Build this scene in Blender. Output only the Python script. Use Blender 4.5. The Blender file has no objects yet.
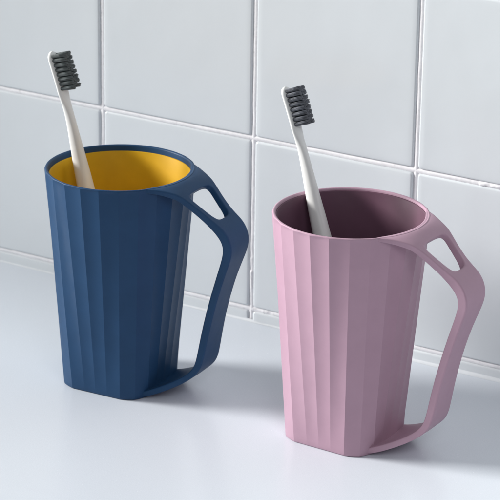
import bpy, bmesh, math, random
from mathutils import Vector, Matrix, noise
random.seed(7)
S = bpy.context.scene
COL = S.collection
R_ = math.radians

# ------------------------------------------------------------------ helpers
def link(name, me, mat=None, parent=None):
    o = bpy.data.objects.new(name, me)
    COL.objects.link(o)
    if mat is not None:
        for m in (mat if isinstance(mat, (list, tuple)) else [mat]):
            me.materials.append(m)
    if parent: o.parent = parent
    return o

def mesh(name, verts, faces, smooth=True):
    me = bpy.data.meshes.new(name)
    me.from_pydata([tuple(v) for v in verts], [], faces)
    me.validate(); me.update()
    if smooth:
        me.polygons.foreach_set('use_smooth', [True]*len(me.polygons))
    return me

def fix_normals(me):
    bm = bmesh.new(); bm.from_mesh(me)
    bmesh.ops.recalc_face_normals(bm, faces=bm.faces)
    bm.to_mesh(me); bm.free()

def empty(name, loc, rz, label, cat):
    o = bpy.data.objects.new(name, None); COL.objects.link(o)
    o.empty_display_size = .02
    o.location = loc; o.rotation_euler = (0, 0, rz)
    o['label'] = label; o['category'] = cat
    return o

class NT:
    def __init__(s, name):
        s.m = bpy.data.materials.new(name); s.m.use_nodes = True
        s.n = s.m.node_tree.nodes; s.l = s.m.node_tree.links
        s.b = s.n['Principled BSDF']
    def add(s, t, **k):
        n = s.n.new(t)
        for a, v in k.items():
            if hasattr(n, a): setattr(n, a, v)
        return n
    def set(s, **k):
        for a, v in k.items():
            s.b.inputs[a.replace('_', ' ')].default_value = v
    def coord(s):
        return s.add('ShaderNodeTexCoord').outputs['Object']
    def noise(s, scale, detail=3, rough=.5, vec=None):
        n = s.add('ShaderNodeTexNoise')
        n.inputs['Scale'].default_value = scale; n.inputs['Detail'].default_value = detail
        n.inputs['Roughness'].default_value = rough
        s.l.new(vec or s.coord(), n.inputs['Vector'])
        return n.outputs['Fac']
    def ramp(s, fac, stops):
        r = s.add('ShaderNodeValToRGB')
        e = r.color_ramp.elements
        e[0].position, e[0].color = stops[0][0], stops[0][1]
        e[1].position, e[1].color = stops[-1][0], stops[-1][1]
        for p, c in stops[1:-1]:
            q = e.new(p); q.color = c
        s.l.new(fac, r.inputs['Fac']); return r.outputs['Color']
    def bump(s, h, strength, dist, normal=None):
        b = s.add('ShaderNodeBump'); b.inputs['Strength'].default_value = strength
        b.inputs['Distance'].default_value = dist
        s.l.new(h, b.inputs['Height'])
        if normal: s.l.new(normal, b.inputs['Normal'])
        return b.outputs['Normal']
    def maprange(s, v, a, b):
        m = s.add('ShaderNodeMapRange'); m.inputs['To Min'].default_value = a; m.inputs['To Max'].default_value = b
        m.inputs['From Min'].default_value = .1; m.inputs['From Max'].default_value = .9
        s.l.new(v, m.inputs['Value']); return m.outputs['Result']

def c4(r, g, b): return (r, g, b, 1)
def srgb(r, g, b):
    f = lambda v: (v/255/12.92) if v/255 <= .04045 else ((v/255+.055)/1.055)**2.4
    return (f(r), f(g), f(b), 1)

def plastic(name, col, rough=.42, var=.06, spec=.5, grain=1.0, sss=0.0):
    t = NT(name)
    lo = tuple(c*(1-var) for c in col[:3])+(1,); hi = tuple(min(1, c*(1+var)) for c in col[:3])+(1,)
    t.l.new(t.ramp(t.noise(60, 4, .6), [(.3, lo), (.7, hi)]), t.b.inputs['Base Color'])
    t.l.new(t.maprange(t.noise(140, 4, .6), rough-.04, rough+.06), t.b.inputs['Roughness'])
    n = t.bump(t.noise(5200, 2, .6), .10*grain, .0002)
    n = t.bump(t.noise(160, 2, .4), .10*grain, .0006, n)
    t.l.new(n, t.b.inputs['Normal'])
    t.b.inputs['Specular IOR Level'].default_value = spec
    if sss:
        t.b.inputs['Subsurface Weight'].default_value = sss
        t.b.inputs['Subsurface Radius'].default_value = (.004, .003, .002)
        t.b.inputs['Subsurface Scale'].default_value = .5
    return t.m

M_BLUE = plastic('matte_blue_plastic', c4(.0165, .057, .134), .46, spec=.20)
M_YEL = plastic('yellow_plastic', c4(.60, .345, .014), .5, spec=.12)
M_PINK = plastic('matte_pink_plastic', c4(.445, .285, .364), .45, .03, spec=.26)
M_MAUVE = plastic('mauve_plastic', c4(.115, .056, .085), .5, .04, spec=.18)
M_WHITE = plastic('white_brush_plastic', c4(.80, .80, .785), .35, .015)
def add_islands(m):
    nt = m.node_tree; b = nt.nodes['Principled BSDF']; src = b.inputs['Base Color'].links[0].from_socket
    g = nt.nodes.new('ShaderNodeNewGeometry'); mr = nt.nodes.new('ShaderNodeMapRange')
    mr.inputs['To Min'].default_value = .45; mr.inputs['To Max'].default_value = 1.7
    nt.links.new(g.outputs['Random Per Island'], mr.inputs['Value'])
    v = nt.nodes.new('ShaderNodeVectorMath'); v.operation = 'SCALE'
    nt.links.new(src, v.inputs[0]); nt.links.new(mr.outputs['Result'], v.inputs['Scale'])
    nt.links.new(v.outputs[0], b.inputs['Base Color'])
M_BRIS_A = plastic('charcoal_bristle_green', c4(.105, .122, .124), .35, .25, .6)
M_BRIS_B = plastic('charcoal_bristle_blue', c4(.115, .123, .145), .35, .25, .6)

add_islands(M_BRIS_A); add_islands(M_BRIS_B)
def tile_mat():
    t = NT('glazed_white_tile')
    t.l.new(t.ramp(t.noise(9, 3, .5), [(.0, c4(.655, .69, .715)), (1, c4(.715, .75, .78))]), t.b.inputs['Base Color'])
    t.l.new(t.maprange(t.noise(30, 3, .5), .12, .22), t.b.inputs['Roughness'])
    n = t.bump(t.noise(16, 2, .45), .45, .0016)
    n = t.bump(t.noise(110, 2, .5), .12, .0004, n)
    t.l.new(n, t.b.inputs['Normal'])
    t.set(Coat_Weight=.25, Coat_Roughness=.08)
    return t.m
def grout_mat():
    t = NT('white_grout')
    c = t.ramp(t.noise(260, 5, .7), [(.26, c4(.50, .48, .50)), (.36, c4(.80, .79, .81)), (.7, c4(.88, .87, .89))])
    t.l.new(c, t.b.inputs['Base Color'])
    t.set(Roughness=.65)
    n = t.bump(t.noise(500, 4, .7), .22, .0005)
    t.l.new(n, t.b.inputs['Normal'])
    return t.m
def counter_mat():
    t = NT('glossy_white_countertop')
    t.l.new(t.ramp(t.noise(1400, 2, .6), [(.0, c4(.655, .70, .765)), (1, c4(.775, .82, .875))]), t.b.inputs['Base Color'])
    m = t.add('ShaderNodeMapRange'); t.l.new(t.noise(900, 2, .5), m.inputs['Value'])
    m.inputs['To Min'].default_value = .20; m.inputs['To Max'].default_value = .30
    t.l.new(m.outputs['Result'], t.b.inputs['Roughness'])
    return t.m
M_TILE, M_GROUT, M_COUNT = tile_mat(), grout_mat(), counter_mat()
M_SEAL = plastic('white_sealant', c4(.74, .77, .80), .45, .05, grain=3)

# ------------------------------------------------------------------ setting
T = .10893; X0 = -.14593; Z0 = .008
GR = .0030          # grout width
def tiles_wall():
    vs, fs, mi = [], [], []
    # tiles: rings from the base edge over a rounded arris to the flat face
    face = -.0024; rad = .0013
    prof = [(0.0, .0)] + [(rad*(1-math.cos(a)), face+rad-rad*math.sin(a)) for a in [R_(d) for d in (0, 22, 45, 68, 90)]] + [(.004, face-.00006)]
    for i in range(-9, 10):
        for k in range(-1, 8):
            x1, x2 = X0+i*T+GR/2, X0+(i+1)*T-GR/2
            z1, z2 = Z0+k*T+GR/2, Z0+(k+1)*T-GR/2
            if k == -1: z1 = -.030
            tx, tz = random.gauss(0, .0016), random.gauss(0, .0016)
            dy = random.gauss(0, .00010)
            cx, cz = (x1+x2)/2, (z1+z2)/2
            base = len(vs)
            cr = .0016
            for (ins, y) in prof:
                a1, a2, b1, b2 = x1+ins, x2-ins, z1+ins, z2-ins
                r = max(cr-ins*.3, .0008)
                for (qx, qz, st) in ((a2-r, b2-r, 0), (a1+r, b2-r, 90), (a1+r, b1+r, 180), (a2-r, b1+r, 270)):
                    for s in range(4):
                        a = R_(st+30*s)
                        X, Z = qx+r*math.cos(a), qz+r*math.sin(a)
                        Y = y + (dy+(X-cx)*tx+(Z-cz)*tz if y < 0 else .0)
                        vs.append((X, Y, Z))
            n = 16
            for q in range(len(prof)-1):
                for s in range(n):
                    s2 = (s+1) % n
                    fs.append((base+q*n+s, base+q*n+s2, base+(q+1)*n+s2, base+(q+1)*n+s)); mi.append(0)
            fs.append(tuple(base+(len(prof)-1)*n+s for s in range(n))); mi.append(0)
    # grout: rough strips with a groove on the upper / left side
    def strip(p0, p1, across, step):
        L = (Vector(p1)-Vector(p0)).length; n = max(2, int(L/step)); u = (Vector(p1)-Vector(p0))/n
        W = .0044; m = 9; base = len(vs); ac = Vector(across)
        for i in range(n+1):
            P = Vector(p0)+u*i
            wob = noise.noise(P*90)*.0004
            for j in range(m):
                t = j/(m-1); w = (t-.5)*W
                Q = P+ac*(w+wob)
                h = .0011*math.sin(math.pi*min(1, max(0, (t-.06)/.88)))**.6 if 0 < t < 1 else 0
                h *= (1-.75*max(0, (t-.70)/.30))
                rg = .10+.9*max(0, min(1, noise.noise(P*7+Vector((.5, 4, 1.2)))*1.5-.15+(P.x+.035)*22*(1 if P.z > .05 else 0)))
                h += (noise.noise(Q*330+Vector((3, 1, 7)))*.00055+noise.noise(Q*900)*.0003)*rg+.0002
                if rg > .5 and noise.noise(P*45+Vector((9, 9, 2))) > .25: h += .0006*math.sin(math.pi*t)
                vs.append((Q.x, -max(.0002, h)-.0004, Q.z))
        for i in range(n):
            for j in range(m-1):
                a = base+i*m+j
                fs.append((a, a+1, a+m+1, a+m)); mi.append(1)
    for k in range(0, 8):
        z = Z0+k*T
        st = .0007 if k <= 2 else .004
        strip((-.75, 0, z), (.75, 0, z), (0, 0, 1), st)
    for i in range(-9, 11):
        x = X0+i*T
        st = .0007 if -4 <= i <= 5 else .004
        strip((x, 0, -.002), (x, 0, .62), (-1, 0, 0), st)
    b = len(vs)
    vs.extend([(-1.12, -.0002, -.03), (.95, -.0002, -.03), (.95, -.0002, .88), (-1.12, -.0002, .88)])
    fs.append((b, b+1, b+2, b+3)); mi.append(1)
    b = len(vs)          # the masonry behind
    x1, x2, y1, y2, z1, z2 = -1.12, .95, .0, .10, -.03, .88
    vs.extend([(x, y, z) for x in (x1, x2) for y in (y1, y2) for z in (z1, z2)])
    for f in ((0, 1, 3, 2), (4, 6, 7, 5), (0, 4, 5, 1), (2, 3, 7, 6), (0, 2, 6, 4), (1, 5, 7, 3)):
        fs.append(tuple(b+q for q in f)); mi.append(1)
    me = mesh('wall', vs, fs)
    me.materials.append(M_TILE); me.materials.append(M_GROUT)
    me.polygons.foreach_set('material_index', mi)
    o = link('wall', me)
    o['kind'] = 'structure'
    o['label'] = 'wall of glazed square white tiles with rough white grout lines'
    return o
wall = tiles_wall()

def box_bevel(name, x1, x2, y1, y2, z1, z2, bev, mat):
    bm = bmesh.new()
    bmesh.ops.create_cube(bm, size=1)
    for v in bm.verts:
        v.co = Vector((x1 if v.co.x < 0 else x2, y1 if v.co.y < 0 else y2, z1 if v.co.z < 0 else z2))
    bmesh.ops.bevel(bm, geom=bm.edges[:], offset=bev, segments=4, profile=.5, affect='EDGES')
    me = bpy.data.meshes.new(name); bm.to_mesh(me); bm.free()
    me.polygons.foreach_set('use_smooth', [False]*len(me.polygons))
    return link(name, me, mat)
counter = box_bevel('countertop', -1.12, .95, -.66, .004, -.035, 0, .003, M_COUNT)
counter['kind'] = 'structure'
counter['label'] = 'glossy white countertop below the tiled wall'

def sealant():
    vs, fs = [], []
    n = 700; m = 6
    for i in range(n+1):
        x = -.75+1.5*i/n
        k = min(1, max(0, (x+.22)/.22))
        h = .0012+.0022*k*k + noise.noise(Vector((x*60, 2, 1)))*.0003
        d = .0012+.0014*k + noise.noise(Vector((x*50, 7, 1)))*.0003
        for j in range(m):
            a = j/(m-1)*math.pi/2
            vs.append((x, -.0022-d*(1-math.sin(a))*1.0, h*(1-math.cos(a))-.00005+.0001))
    for i in range(n):
        for j in range(m-1):
            a = i*m+j; fs.append((a, a+m, a+m+1, a+1))
    o = link('sealant', mesh('sealant', vs, fs), M_SEAL, counter)
    return o
sealant()

# ------------------------------------------------------------------ mug
RT = .0425; H = .1283; SQ = .0274; CR = .0130; TH = .0022
NF = 24; SUB = 6
def rsq_dir(a, half, cr):
    """distance from the centre to a rounded square in direction a"""
    c, s = abs(math.cos(a)), abs(math.sin(a))
    if c < s: c, s = s, c
    d = half/c
    if d*s <= half-cr: return d
    q = half-cr                     # circle of radius cr at (q, q)
    bq = q*(c+s); cc = 2*q*q-cr*cr
    return bq+math.sqrt(max(0, bq*bq-cc))
def ring_outer(t, inset=0, scal=1.0, circ=0.0):
    foot = max(0, 1-t*H/.030)**1.5; scal *= 1-.75*max(0, 1-t*H/.012)
    """t 0 bottom .. 1 top"""
    V = []
    for k in range(NF):
        a = 2*math.pi*k/NF
        rb = rsq_dir(a, SQ, CR)
        r = rb+(RT-rb)*t
        V.append(Vector((r*math.cos(a), r*math.sin(a))))
    out = []
    for k in range(NF):
        A, B = V[k], V[(k+1) % NF]
        e = B-A; nrm = Vector((e.y, -e.x)).normalized()
        for s in range(SUB):
            u = s/SUB
            P = A+e*u - nrm*(.00034*(0.75+.25*t))*4*u*(1-u)*scal
            if circ:
                r = RT; Q = P.normalized()*r
                P = P.lerp(Q, circ)
            if foot > 0:
                d = P.normalized(); Q = d*(rsq_dir(math.atan2(d.y, d.x), SQ, CR)*(1-t)+RT*t)
                P = P.lerp(Q, foot*.6)
            P = P*(1-inset/max(P.length, 1e-6))
            out.append(P)
    return out
def ring_inner(t, off):
    out = []
    for k in range(NF*SUB):
        a = 2*math.pi*k/(NF*SUB)
        rb = rsq_dir(a, SQ, CR)
        r = rb+(RT-rb)*t-off
        out.append(Vector((r*math.cos(a), r*math.sin(a))))
    return out
def skin(rings, capb=True, capt=True):
    vs, fs = [], []
    n = len(rings[0][0])
    for (r, z) in rings:
        vs += [(p.x, p.y, z) for p in r]
    for i in range(len(rings)-1):
        for s in range(n):
            s2 = (s+1) % n
            fs.append((i*n+s, i*n+s2, (i+1)*n+s2, (i+1)*n+s))
    if capb: fs.append(tuple(range(n-1, -1, -1)))
    if capt: fs.append(tuple((len(rings)-1)*n+s for s in range(n)))
    return vs, fs
def body_mesh():
    rings = []
    rings.append((ring_outer(0, .0010), .0000))
    rings.append((ring_outer(0, .0003), .0003))
    rings.append((ring_outer(.002, 0), .0010))
    Z = [.0035, .007, .011, .016, .022, .03, .05, .07, .09, .105, .118, .1255]
    for z in Z: rings.append((ring_outer(z/H), z))
    rl = TH/2
    nb = len(rings)
    for d in (0, 20, 40, 60, 80, 100, 120, 140, 160, 180):
        a = R_(d); off = rl*(1-math.cos(a)); z = H-rl*.9+rl*.9*math.sin(a)
        p = min(1, d/90)
        rings.append((ring_outer(z/H if d < 90 else 1, off, 1-p, p**.7), z))
    for z in (H-.0028, H-.006): rings.append((ring_inner(z/H, TH), z))
    for z in (.10, .07, .04, .012): rings.append((ring_inner(z/H, TH), z))
    rings.append((ring_inner(0.02, TH+.004), .004))
    vs, fs = skin(rings)
    me = mesh('mug_body', vs, fs)
    n = NF*SUB
    sharp = me.attributes.new('sharp_edge', 'BOOLEAN', 'EDGE')
    for e in me.edges:
        a, b = e.vertices
        if a > b: a, b = b, a
        if b-a == n and a % SUB == 0 and a//n < nb+1: sharp.data[e.index].value = True
        if a//n == b//n and a//n in (0,): sharp.data[e.index].value = True
    return me
def liner_mesh(drop):
    rings = []
    o1, i1 = TH-.0003, TH+.0007
    rings.append((ring_inner(.02, TH+.004), .0035))
    zt = H-drop
    for z in (.012, .04, .07, .10, zt-.0004): rings.append((ring_inner(z/H, o1), z))
    rings.append((ring_inner(zt/H, o1+.0003), zt))
    rings.append((ring_inner(zt/H, i1-.0003), zt))
    for z in (zt-.0004, .10, .07, .04, .014): rings.append((ring_inner(z/H, i1), z))
    rings.append((ring_inner(.05, i1+.0015), .0075))
    rings.append((ring_inner(.03, i1+.005), .0055))
    vs, fs = skin(rings)
    return mesh('mug_liner', vs, fs)

# handle: a sheet with five columns, thickened; fork with a window at the top, fork at the foot
def handle_mesh():
    # (r, z, y outer, y inner, thickness, window?)  window = open between this row and the next
    rows = [
        ('rim', .1272, .0295, .0165, .0020, 0),
        (.0440, .1269, .0240, .0140, .0026, 0),
        (.0466, .1244, .0190, .0135, .0036, 0),
        (.0492, .1226, .0174, .0128, .0036, 1),
        (.0545, .1180, .0148, .0108, .0038, 1),
        (.0605, .1130, .0126, .0086, .0040, 1),
        (.0655, .1089, .0114, .0066, .0046, 0),
        (.0710, .1046, .0110, .0052, .0060, 0),
        (.0742, .0995, .0108, .0050, .0058, 0),
        (.0746, .0935, .0103, .0048, .0056, 0),
        (.0724, .0865, .0096, .0045, .0050, 0),
        (.0680, .0740, .0088, .0042, .0046, 0),
        (.0635, .0580, .0088, .0042, .0046, 0),
        (.0600, .0420, .0092, .0044, .0046, 0),
        (.0578, .0290, .0098, .0047, .0044, 0),
        (.0563, .0222, .0103, .0055, .0042, 0),
        (.0530, .0172, .0108, .0066, .0036, 2),
        (.0465, .0122, .0128, .0090, .0034, 2),
        (.0380, .0075, .0156, .0118, .0034, 2),
        (.0285, .0032, .0190, .0152, .0034, 2),
        (.0230, .0022, .0200, .0162, .0030, 0),
    ]
    G = []
    for (r, z, yo, yi, th, w) in rows:
        row = []
        for y in (-yo, -yi, 0, yi, yo):
            if r == 'rim': rr = math.sqrt(.0406**2-y*y)
            else: rr = r
            if r == .0440: rr = math.sqrt(.0437**2-y*y)
            if r == .0466: rr = .0466-(.0016 if abs(y) > .016 else 0)
            row.append(Vector((rr, y, z)))
        G.append(row)
    nr = len(G); top, bot = {}, {}
    vs = []
    for i in range(nr):
        for j in range(5):
            a = G[min(nr-1, i+1)][j]-G[max(0, i-1)][j]
            b = G[i][min(4, j+1)]-G[i][max(0, j-1)]
            n = a.cross(b).normalized()
            if i > 0 and False: pass
            # outward/up side
            if i == 0 or i == 1: n = Vector((0, 0, 1))
            if n.dot(Vector((1, 0, 1))) < 0 and i < 9: n = -n
            if i >= 9 and i <= 15 and n.x < 0: n = -n
            if i > 15 and n.z > 0: n = -n
            th = rows[i][4]
            if rows[i][5] == 2 and j in (1, 2, 3):
                th = .0016 if j == 2 else th
                if j == 2: G[i][j].z -= .0016
            top[i, j] = len(vs); vs.append(G[i][j]+n*th/2)
            bot[i, j] = len(vs); vs.append(G[i][j]-n*th/2)
    cells = set()
    for i in range(nr-1):
        for j in range(4):
            if rows[i][5] == 1 and j in (1, 2): continue
            cells.add((i, j))
    fs = []; crease = set()
    for (i, j) in cells:
        fs.append((top[i, j], top[i, j+1], top[i+1, j+1], top[i+1, j]))
        fs.append((bot[i, j], bot[i+1, j], bot[i+1, j+1], bot[i, j+1]))
        for (di, dj, p, q) in ((-1, 0, (i, j), (i, j+1)), (1, 0, (i+1, j+1), (i+1, j)), (0, -1, (i+1, j), (i, j)), (0, 1, (i, j+1), (i+1, j+1))):
            if (i+di, j+dj) not in cells:
                fs.append((top[p], bot[p], bot[q], top[q]))
                crease.add(frozenset((top[p], top[q]))); crease.add(frozenset((bot[p], bot[q])))
    used = sorted({v for f in fs for v in f}); mp = {v: k for k, v in enumerate(used)}
    me = mesh('mug_handle', [vs[v] for v in used], [tuple(mp[v] for v in f) for f in fs])
    cs = {frozenset(mp[v] for v in e) for e in crease}
    cr = me.attributes.new('crease_edge', 'FLOAT', 'EDGE')
    for e in me.edges:
        if frozenset(e.vertices) in cs: cr.data[e.index].value = .45
    fix_normals(me)
    return me
BODY, HANDLE = body_mesh(), handle_mesh()
fix_normals(BODY)
def mug(loc, rz, mb, ml, label, liner_label, drop):
    root = empty('mug', loc, rz, label, 'mug')
    root['group'] = 'fluted toothbrush mugs on the countertop'
    b = link('body', BODY.copy(), mb, root)
    lm = liner_mesh(drop); fix_normals(lm)
    l = link('liner', lm, ml, root)
    if liner_label: l['label'] = liner_label
    h = link('handle', HANDLE.copy(), mb, root)
    sb = h.modifiers.new('round', 'SUBSURF'); sb.levels = 3; sb.render_levels = 3
    return root
P1 = Vector((-.16216, -.11894, 0)); P2 = Vector((-.01683, -.11401, 0))
mug(P1, .05, M_BLUE, M_YEL, 'matte navy blue fluted plastic mug with yellow inside and forked handle', 'yellow inside of the blue mug', .0034)
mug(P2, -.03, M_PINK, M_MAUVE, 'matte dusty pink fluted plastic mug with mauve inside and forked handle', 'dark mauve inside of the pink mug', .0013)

# ------------------------------------------------------------------ camera
CP = Vector((0.58862, -1.22287, 0.5703)); yaw, pit, rol, F = -0.54229, 0.3525, 0.01544, 2509.1
fw = Vector((math.sin(yaw)*math.cos(pit), math.cos(yaw)*math.cos(pit), -math.sin(pit)))
rt = Vector((math.cos(yaw), -math.sin(yaw), 0)); up = rt.cross(fw)
r2 = rt*math.cos(rol)+up*math.sin(rol); u2 = up*math.cos(rol)-rt*math.sin(rol)
cam = bpy.data.cameras.new('camera'); co = bpy.data.objects.new('camera', cam); COL.objects.link(co)
co.matrix_world = Matrix(((r2.x, u2.x, -fw.x, CP.x), (r2.y, u2.y, -fw.y, CP.y), (r2.z, u2.z, -fw.z, CP.z), (0, 0, 0, 1)))
cam.sensor_width = 36; cam.lens = F/500*36; cam.clip_start = .05; cam.clip_end = 30
cam.dof.use_dof = True; cam.dof.focus_distance = (P2+Vector((0, -.02, .08))-CP).dot(fw); cam.dof.aperture_fstop = 32
S.camera = co
def unproj(px, py, z=None, y=None):
    d = fw+r2*((px-250)/F)-u2*((py-250)/F)
    t = (z-CP.z)/d.z if z is not None else (y-CP.y)/d.y
    return CP+d*t

# ------------------------------------------------------------------ toothbrushes
def closest_on_ray(px, py, A, D):
    """point on line A+D*t whose picture is at height py"""
    best = None
    for k in range(4000):
        P = A+D*(k*.0001)
        q = P-CP; sy = 250-F*q.dot(u2)/q.dot(fw)
        if best is None or abs(sy-py) < best[0]: best = (abs(sy-py), P, k*.0001)
    return best[1], best[2]

def toothbrush(mugc, rim_px, foot_px, top_y, label, mb, bend, spin=0):
    A = unproj(foot_px[0], foot_px[1], z=.0062)
    C = unproj(rim_px[0], rim_px[1], z=H)
    D = (C-A).normalized()
    Ptop, L = closest_on_ray(0, top_y, A, D)
    # local frame: Z along the brush, X where the bristles point (picture right, a little up and towards us)
    want = (r2*1.0+u2*.34-fw*.56)
    want = (Matrix.Rotation(spin, 3, D) @ want)
    X = (want-D*want.dot(D)).normalized(); Y = D.cross(X)
    root = bpy.data.objects.new('toothbrush', None); COL.objects.link(root); root.empty_display_size = .02
    root.matrix_world = Matrix(((X.x, Y.x, D.x, A.x), (X.y, Y.y, D.y, A.y), (X.z, Y.z, D.z, A.z), (0, 0, 0, 1)))
    root['label'] = label; root['category'] = 'toothbrush'; root['group'] = 'toothbrushes standing in the mugs'
    # handle: superelliptic sections, (distance from top, half thickness x, half width y, x offset)
    sec = [(.0225, .0010, .0040, 0), (.0245, .00152, .0050, 0), (.0270, .0017, .0046, 0), (.0310, .0021, .0035, 0), (.0370, .0024, .0029, .0001), (.0460, .0029, .0030, .0001),
           (.0600, .0036, .0038, 0), (.0760, .0043, .0047, 0), (.0950, .0048, .0054, 0), (.1200, .0048, .0056, 0), (.1500, .0045, .0056, 0),
           (L-.006, .0042, .0052, 0), (L-.0015, .0034, .0042, 0), (L-.0002, .0018, .0022, 0)]
    def loft(name, sec, flip=False):
        vs, fs = [], []; n = 28
        for (d, hx, hy, ox) in sec:
            z = L-d; ox = ox-bend*max(0, 1-d/.042)**1.7
            for s in range(n):
                a = 2*math.pi*s/n; c, q = math.cos(a), math.sin(a)
                vs.append((ox+hx*math.copysign(abs(c)**.8, c), hy*math.copysign(abs(q)**.8, q), z))
        for i in range(len(sec)-1):
            for s in range(n):
                s2 = (s+1) % n; fs.append((i*n+s, i*n+s2, (i+1)*n+s2, (i+1)*n+s))
        fs.append(tuple(range(n))); fs.append(tuple((len(sec)-1)*n+s for s in range(n-1, -1, -1)))
        me = mesh(name, vs, fs); fix_normals(me); return me
    dense = []
    hs = []
    for k in range(12):
        d = .0240*(k/11)**1.7
        w = .0053*(1-(1-min(1, d/.0050))**2.2)**.5 if d < .0050 else .0053
        hs.append((d, .0016*min(1, .45+d/.003), max(w, .0010), 0))
    pts = hs+sec[2:]
    for i in range(len(pts)-1):
        p0, p1, p2, p3 = pts[max(0, i-1)], pts[i], pts[i+1], pts[min(len(pts)-1, i+2)]
        for k in range(4):
            t = k/4; q = []
            for c in range(4):
                # monotone Hermite between the sections, by distance
                h = p2[0]-p1[0]
                m1 = (p2[c]-p0[c])/max(1e-9, p2[0]-p0[0])*h; m2 = (p3[c]-p1[c])/max(1e-9, p3[0]-p1[0])*h
                q.append((2*t**3-3*t*t+1)*p1[c]+(t**3-2*t*t+t)*m1+(-2*t**3+3*t*t)*p2[c]+(t**3-t*t)*m2)
            dense.append(tuple(q))
    dense.append(pts[-1])
    link('handle', loft('brush_handle', dense), M_WHITE, root)
    # bristles: tufts of separate filaments
    vs, fs = [], []
    nrow, ncol = 8, 3
    for i in range(nrow):
        for j in range(ncol):
            if j == 1 and i == nrow-1: continue
            z0 = L-.0024-i*.0027-(.00125 if j == 1 else 0); y0 = (j-1)*.0030
            if i == 0 and j != 1: z0 -= .0002; y0 *= .88
            lean = random.gauss(0, .008)
            lenT = .0098+random.gauss(0, .00008)
            pts = [(0, 0)]
            for ring, cnt in ((1.25, 7), (2.6, 13), (4, 20)):
                for q in range(cnt):
                    a = 2*math.pi*q/cnt+ring*.3; pts.append((ring*.00024*math.cos(a), ring*.00029*math.sin(a)))
            for (pz, py) in pts:
                fr = .000165
                x1 = lenT+random.uniform(-.00025, .0002)
                ez = pz*1.14+lean*lenT+random.gauss(0, .00007); ey = py*1.16+random.gauss(0, .00010)
                b = len(vs)
                for (xx, zz, yy, rr) in ((.0012, pz, py, fr), (x1*.6, (pz+ez)/2, (py+ey)/2, fr), (x1, ez, ey, fr*.8)):
                    for s in range(5):
                        a = 2*math.pi*s/5
                        vs.append((xx-bend*max(0, 1-(L-z0)/.042)**1.7, y0+yy+rr*math.cos(a), z0+zz+rr*math.sin(a)))
                for q in range(2):
                    for s in range(5):
                        s2 = (s+1) % 5
                        fs.append((b+q*5+s, b+q*5+s2, b+(q+1)*5+s2, b+(q+1)*5+s))
                fs.append(tuple(b+10+s for s in range(5)))
    bm = mesh('bristles', vs, fs); fix_normals(bm)
    link('bristles', bm, mb, root)
    return root
toothbrush(P1, (87-8.5, 155), (126, 366), 51, 'white toothbrush with dark grey bristles standing in the blue mug', M_BRIS_A, .0025)
toothbrush(P2, (312.5, 194), (366, 428), 86, 'white toothbrush with dark grey bristles standing in the pink mug', M_BRIS_B, .0019)

# ------------------------------------------------------------------ light
w = bpy.data.worlds.new('World'); S.world = w; w.use_nodes = True
bg = w.node_tree.nodes['Background']; bg.inputs['Strength'].default_value = 1
# a room that is bright towards its window (left, in front, above) and dim on the other side
wn, wl = w.node_tree.nodes, w.node_tree.links
tc = wn.new('ShaderNodeTexCoord'); dt = wn.new('ShaderNodeVectorMath'); dt.operation = 'DOT_PRODUCT'
dt.inputs[1].default_value = Vector((-.80, -.42, .48)).normalized()
wl.new(tc.outputs['Generated'], dt.inputs[0])
wr = wn.new('ShaderNodeMapRange'); wr.interpolation_type = 'SMOOTHSTEP'
wr.inputs['From Min'].default_value = -.7; wr.inputs['From Max'].default_value = .9
wl.new(dt.outputs['Value'], wr.inputs['Value'])
mx = wn.new('ShaderNodeMix'); mx.data_type = 'RGBA'
mx.inputs[6].default_value = (.045, .048, .055, 1); mx.inputs[7].default_value = (.295, .308, .312, 1)
wl.new(wr.outputs['Result'], mx.inputs[0]); wl.new(mx.outputs[2], bg.inputs['Color'])
def area(name, loc, target, sx, sy, power, col):
    l = bpy.data.lights.new(name, 'AREA'); l.shape = 'RECTANGLE'; l.size = sx; l.size_y = sy; l.energy = power; l.color = col
    o = bpy.data.objects.new(name, l); COL.objects.link(o); o.location = loc
    o.rotation_euler = (Vector(target)-Vector(loc)).to_track_quat('-Z', 'Y').to_euler()
    return o
def spot(name, loc, target, size, blend, soft, power, col):
    l = bpy.data.lights.new(name, 'SPOT'); l.spot_size = R_(size); l.spot_blend = blend; l.shadow_soft_size = soft; l.energy = power; l.color = col
    o = bpy.data.objects.new(name, l); COL.objects.link(o); o.location = loc
    o.rotation_euler = (Vector(target)-Vector(loc)).to_track_quat('-Z', 'Y').to_euler()
    return o
az = R_(-156)
spot('window_light', (-.1+2.1*math.cos(az), -.1+2.1*math.sin(az), 1.0), (.33, -.13, .10), 27, 1.0, .38, 615, (1, .985, .96))
area('fill_light', (1.0, -1.1, 1.2), (.25, 0, .05), .7, .7, 1.5, (.95, .975, 1)).data.spread = R_(80)

S.view_settings.view_transform = 'Standard'; S.view_settings.look = 'None'
S.view_settings.exposure = 0; S.view_settings.gamma = 1
S.render.engine = 'CYCLES'
S.render.resolution_x = S.render.resolution_y = 1024
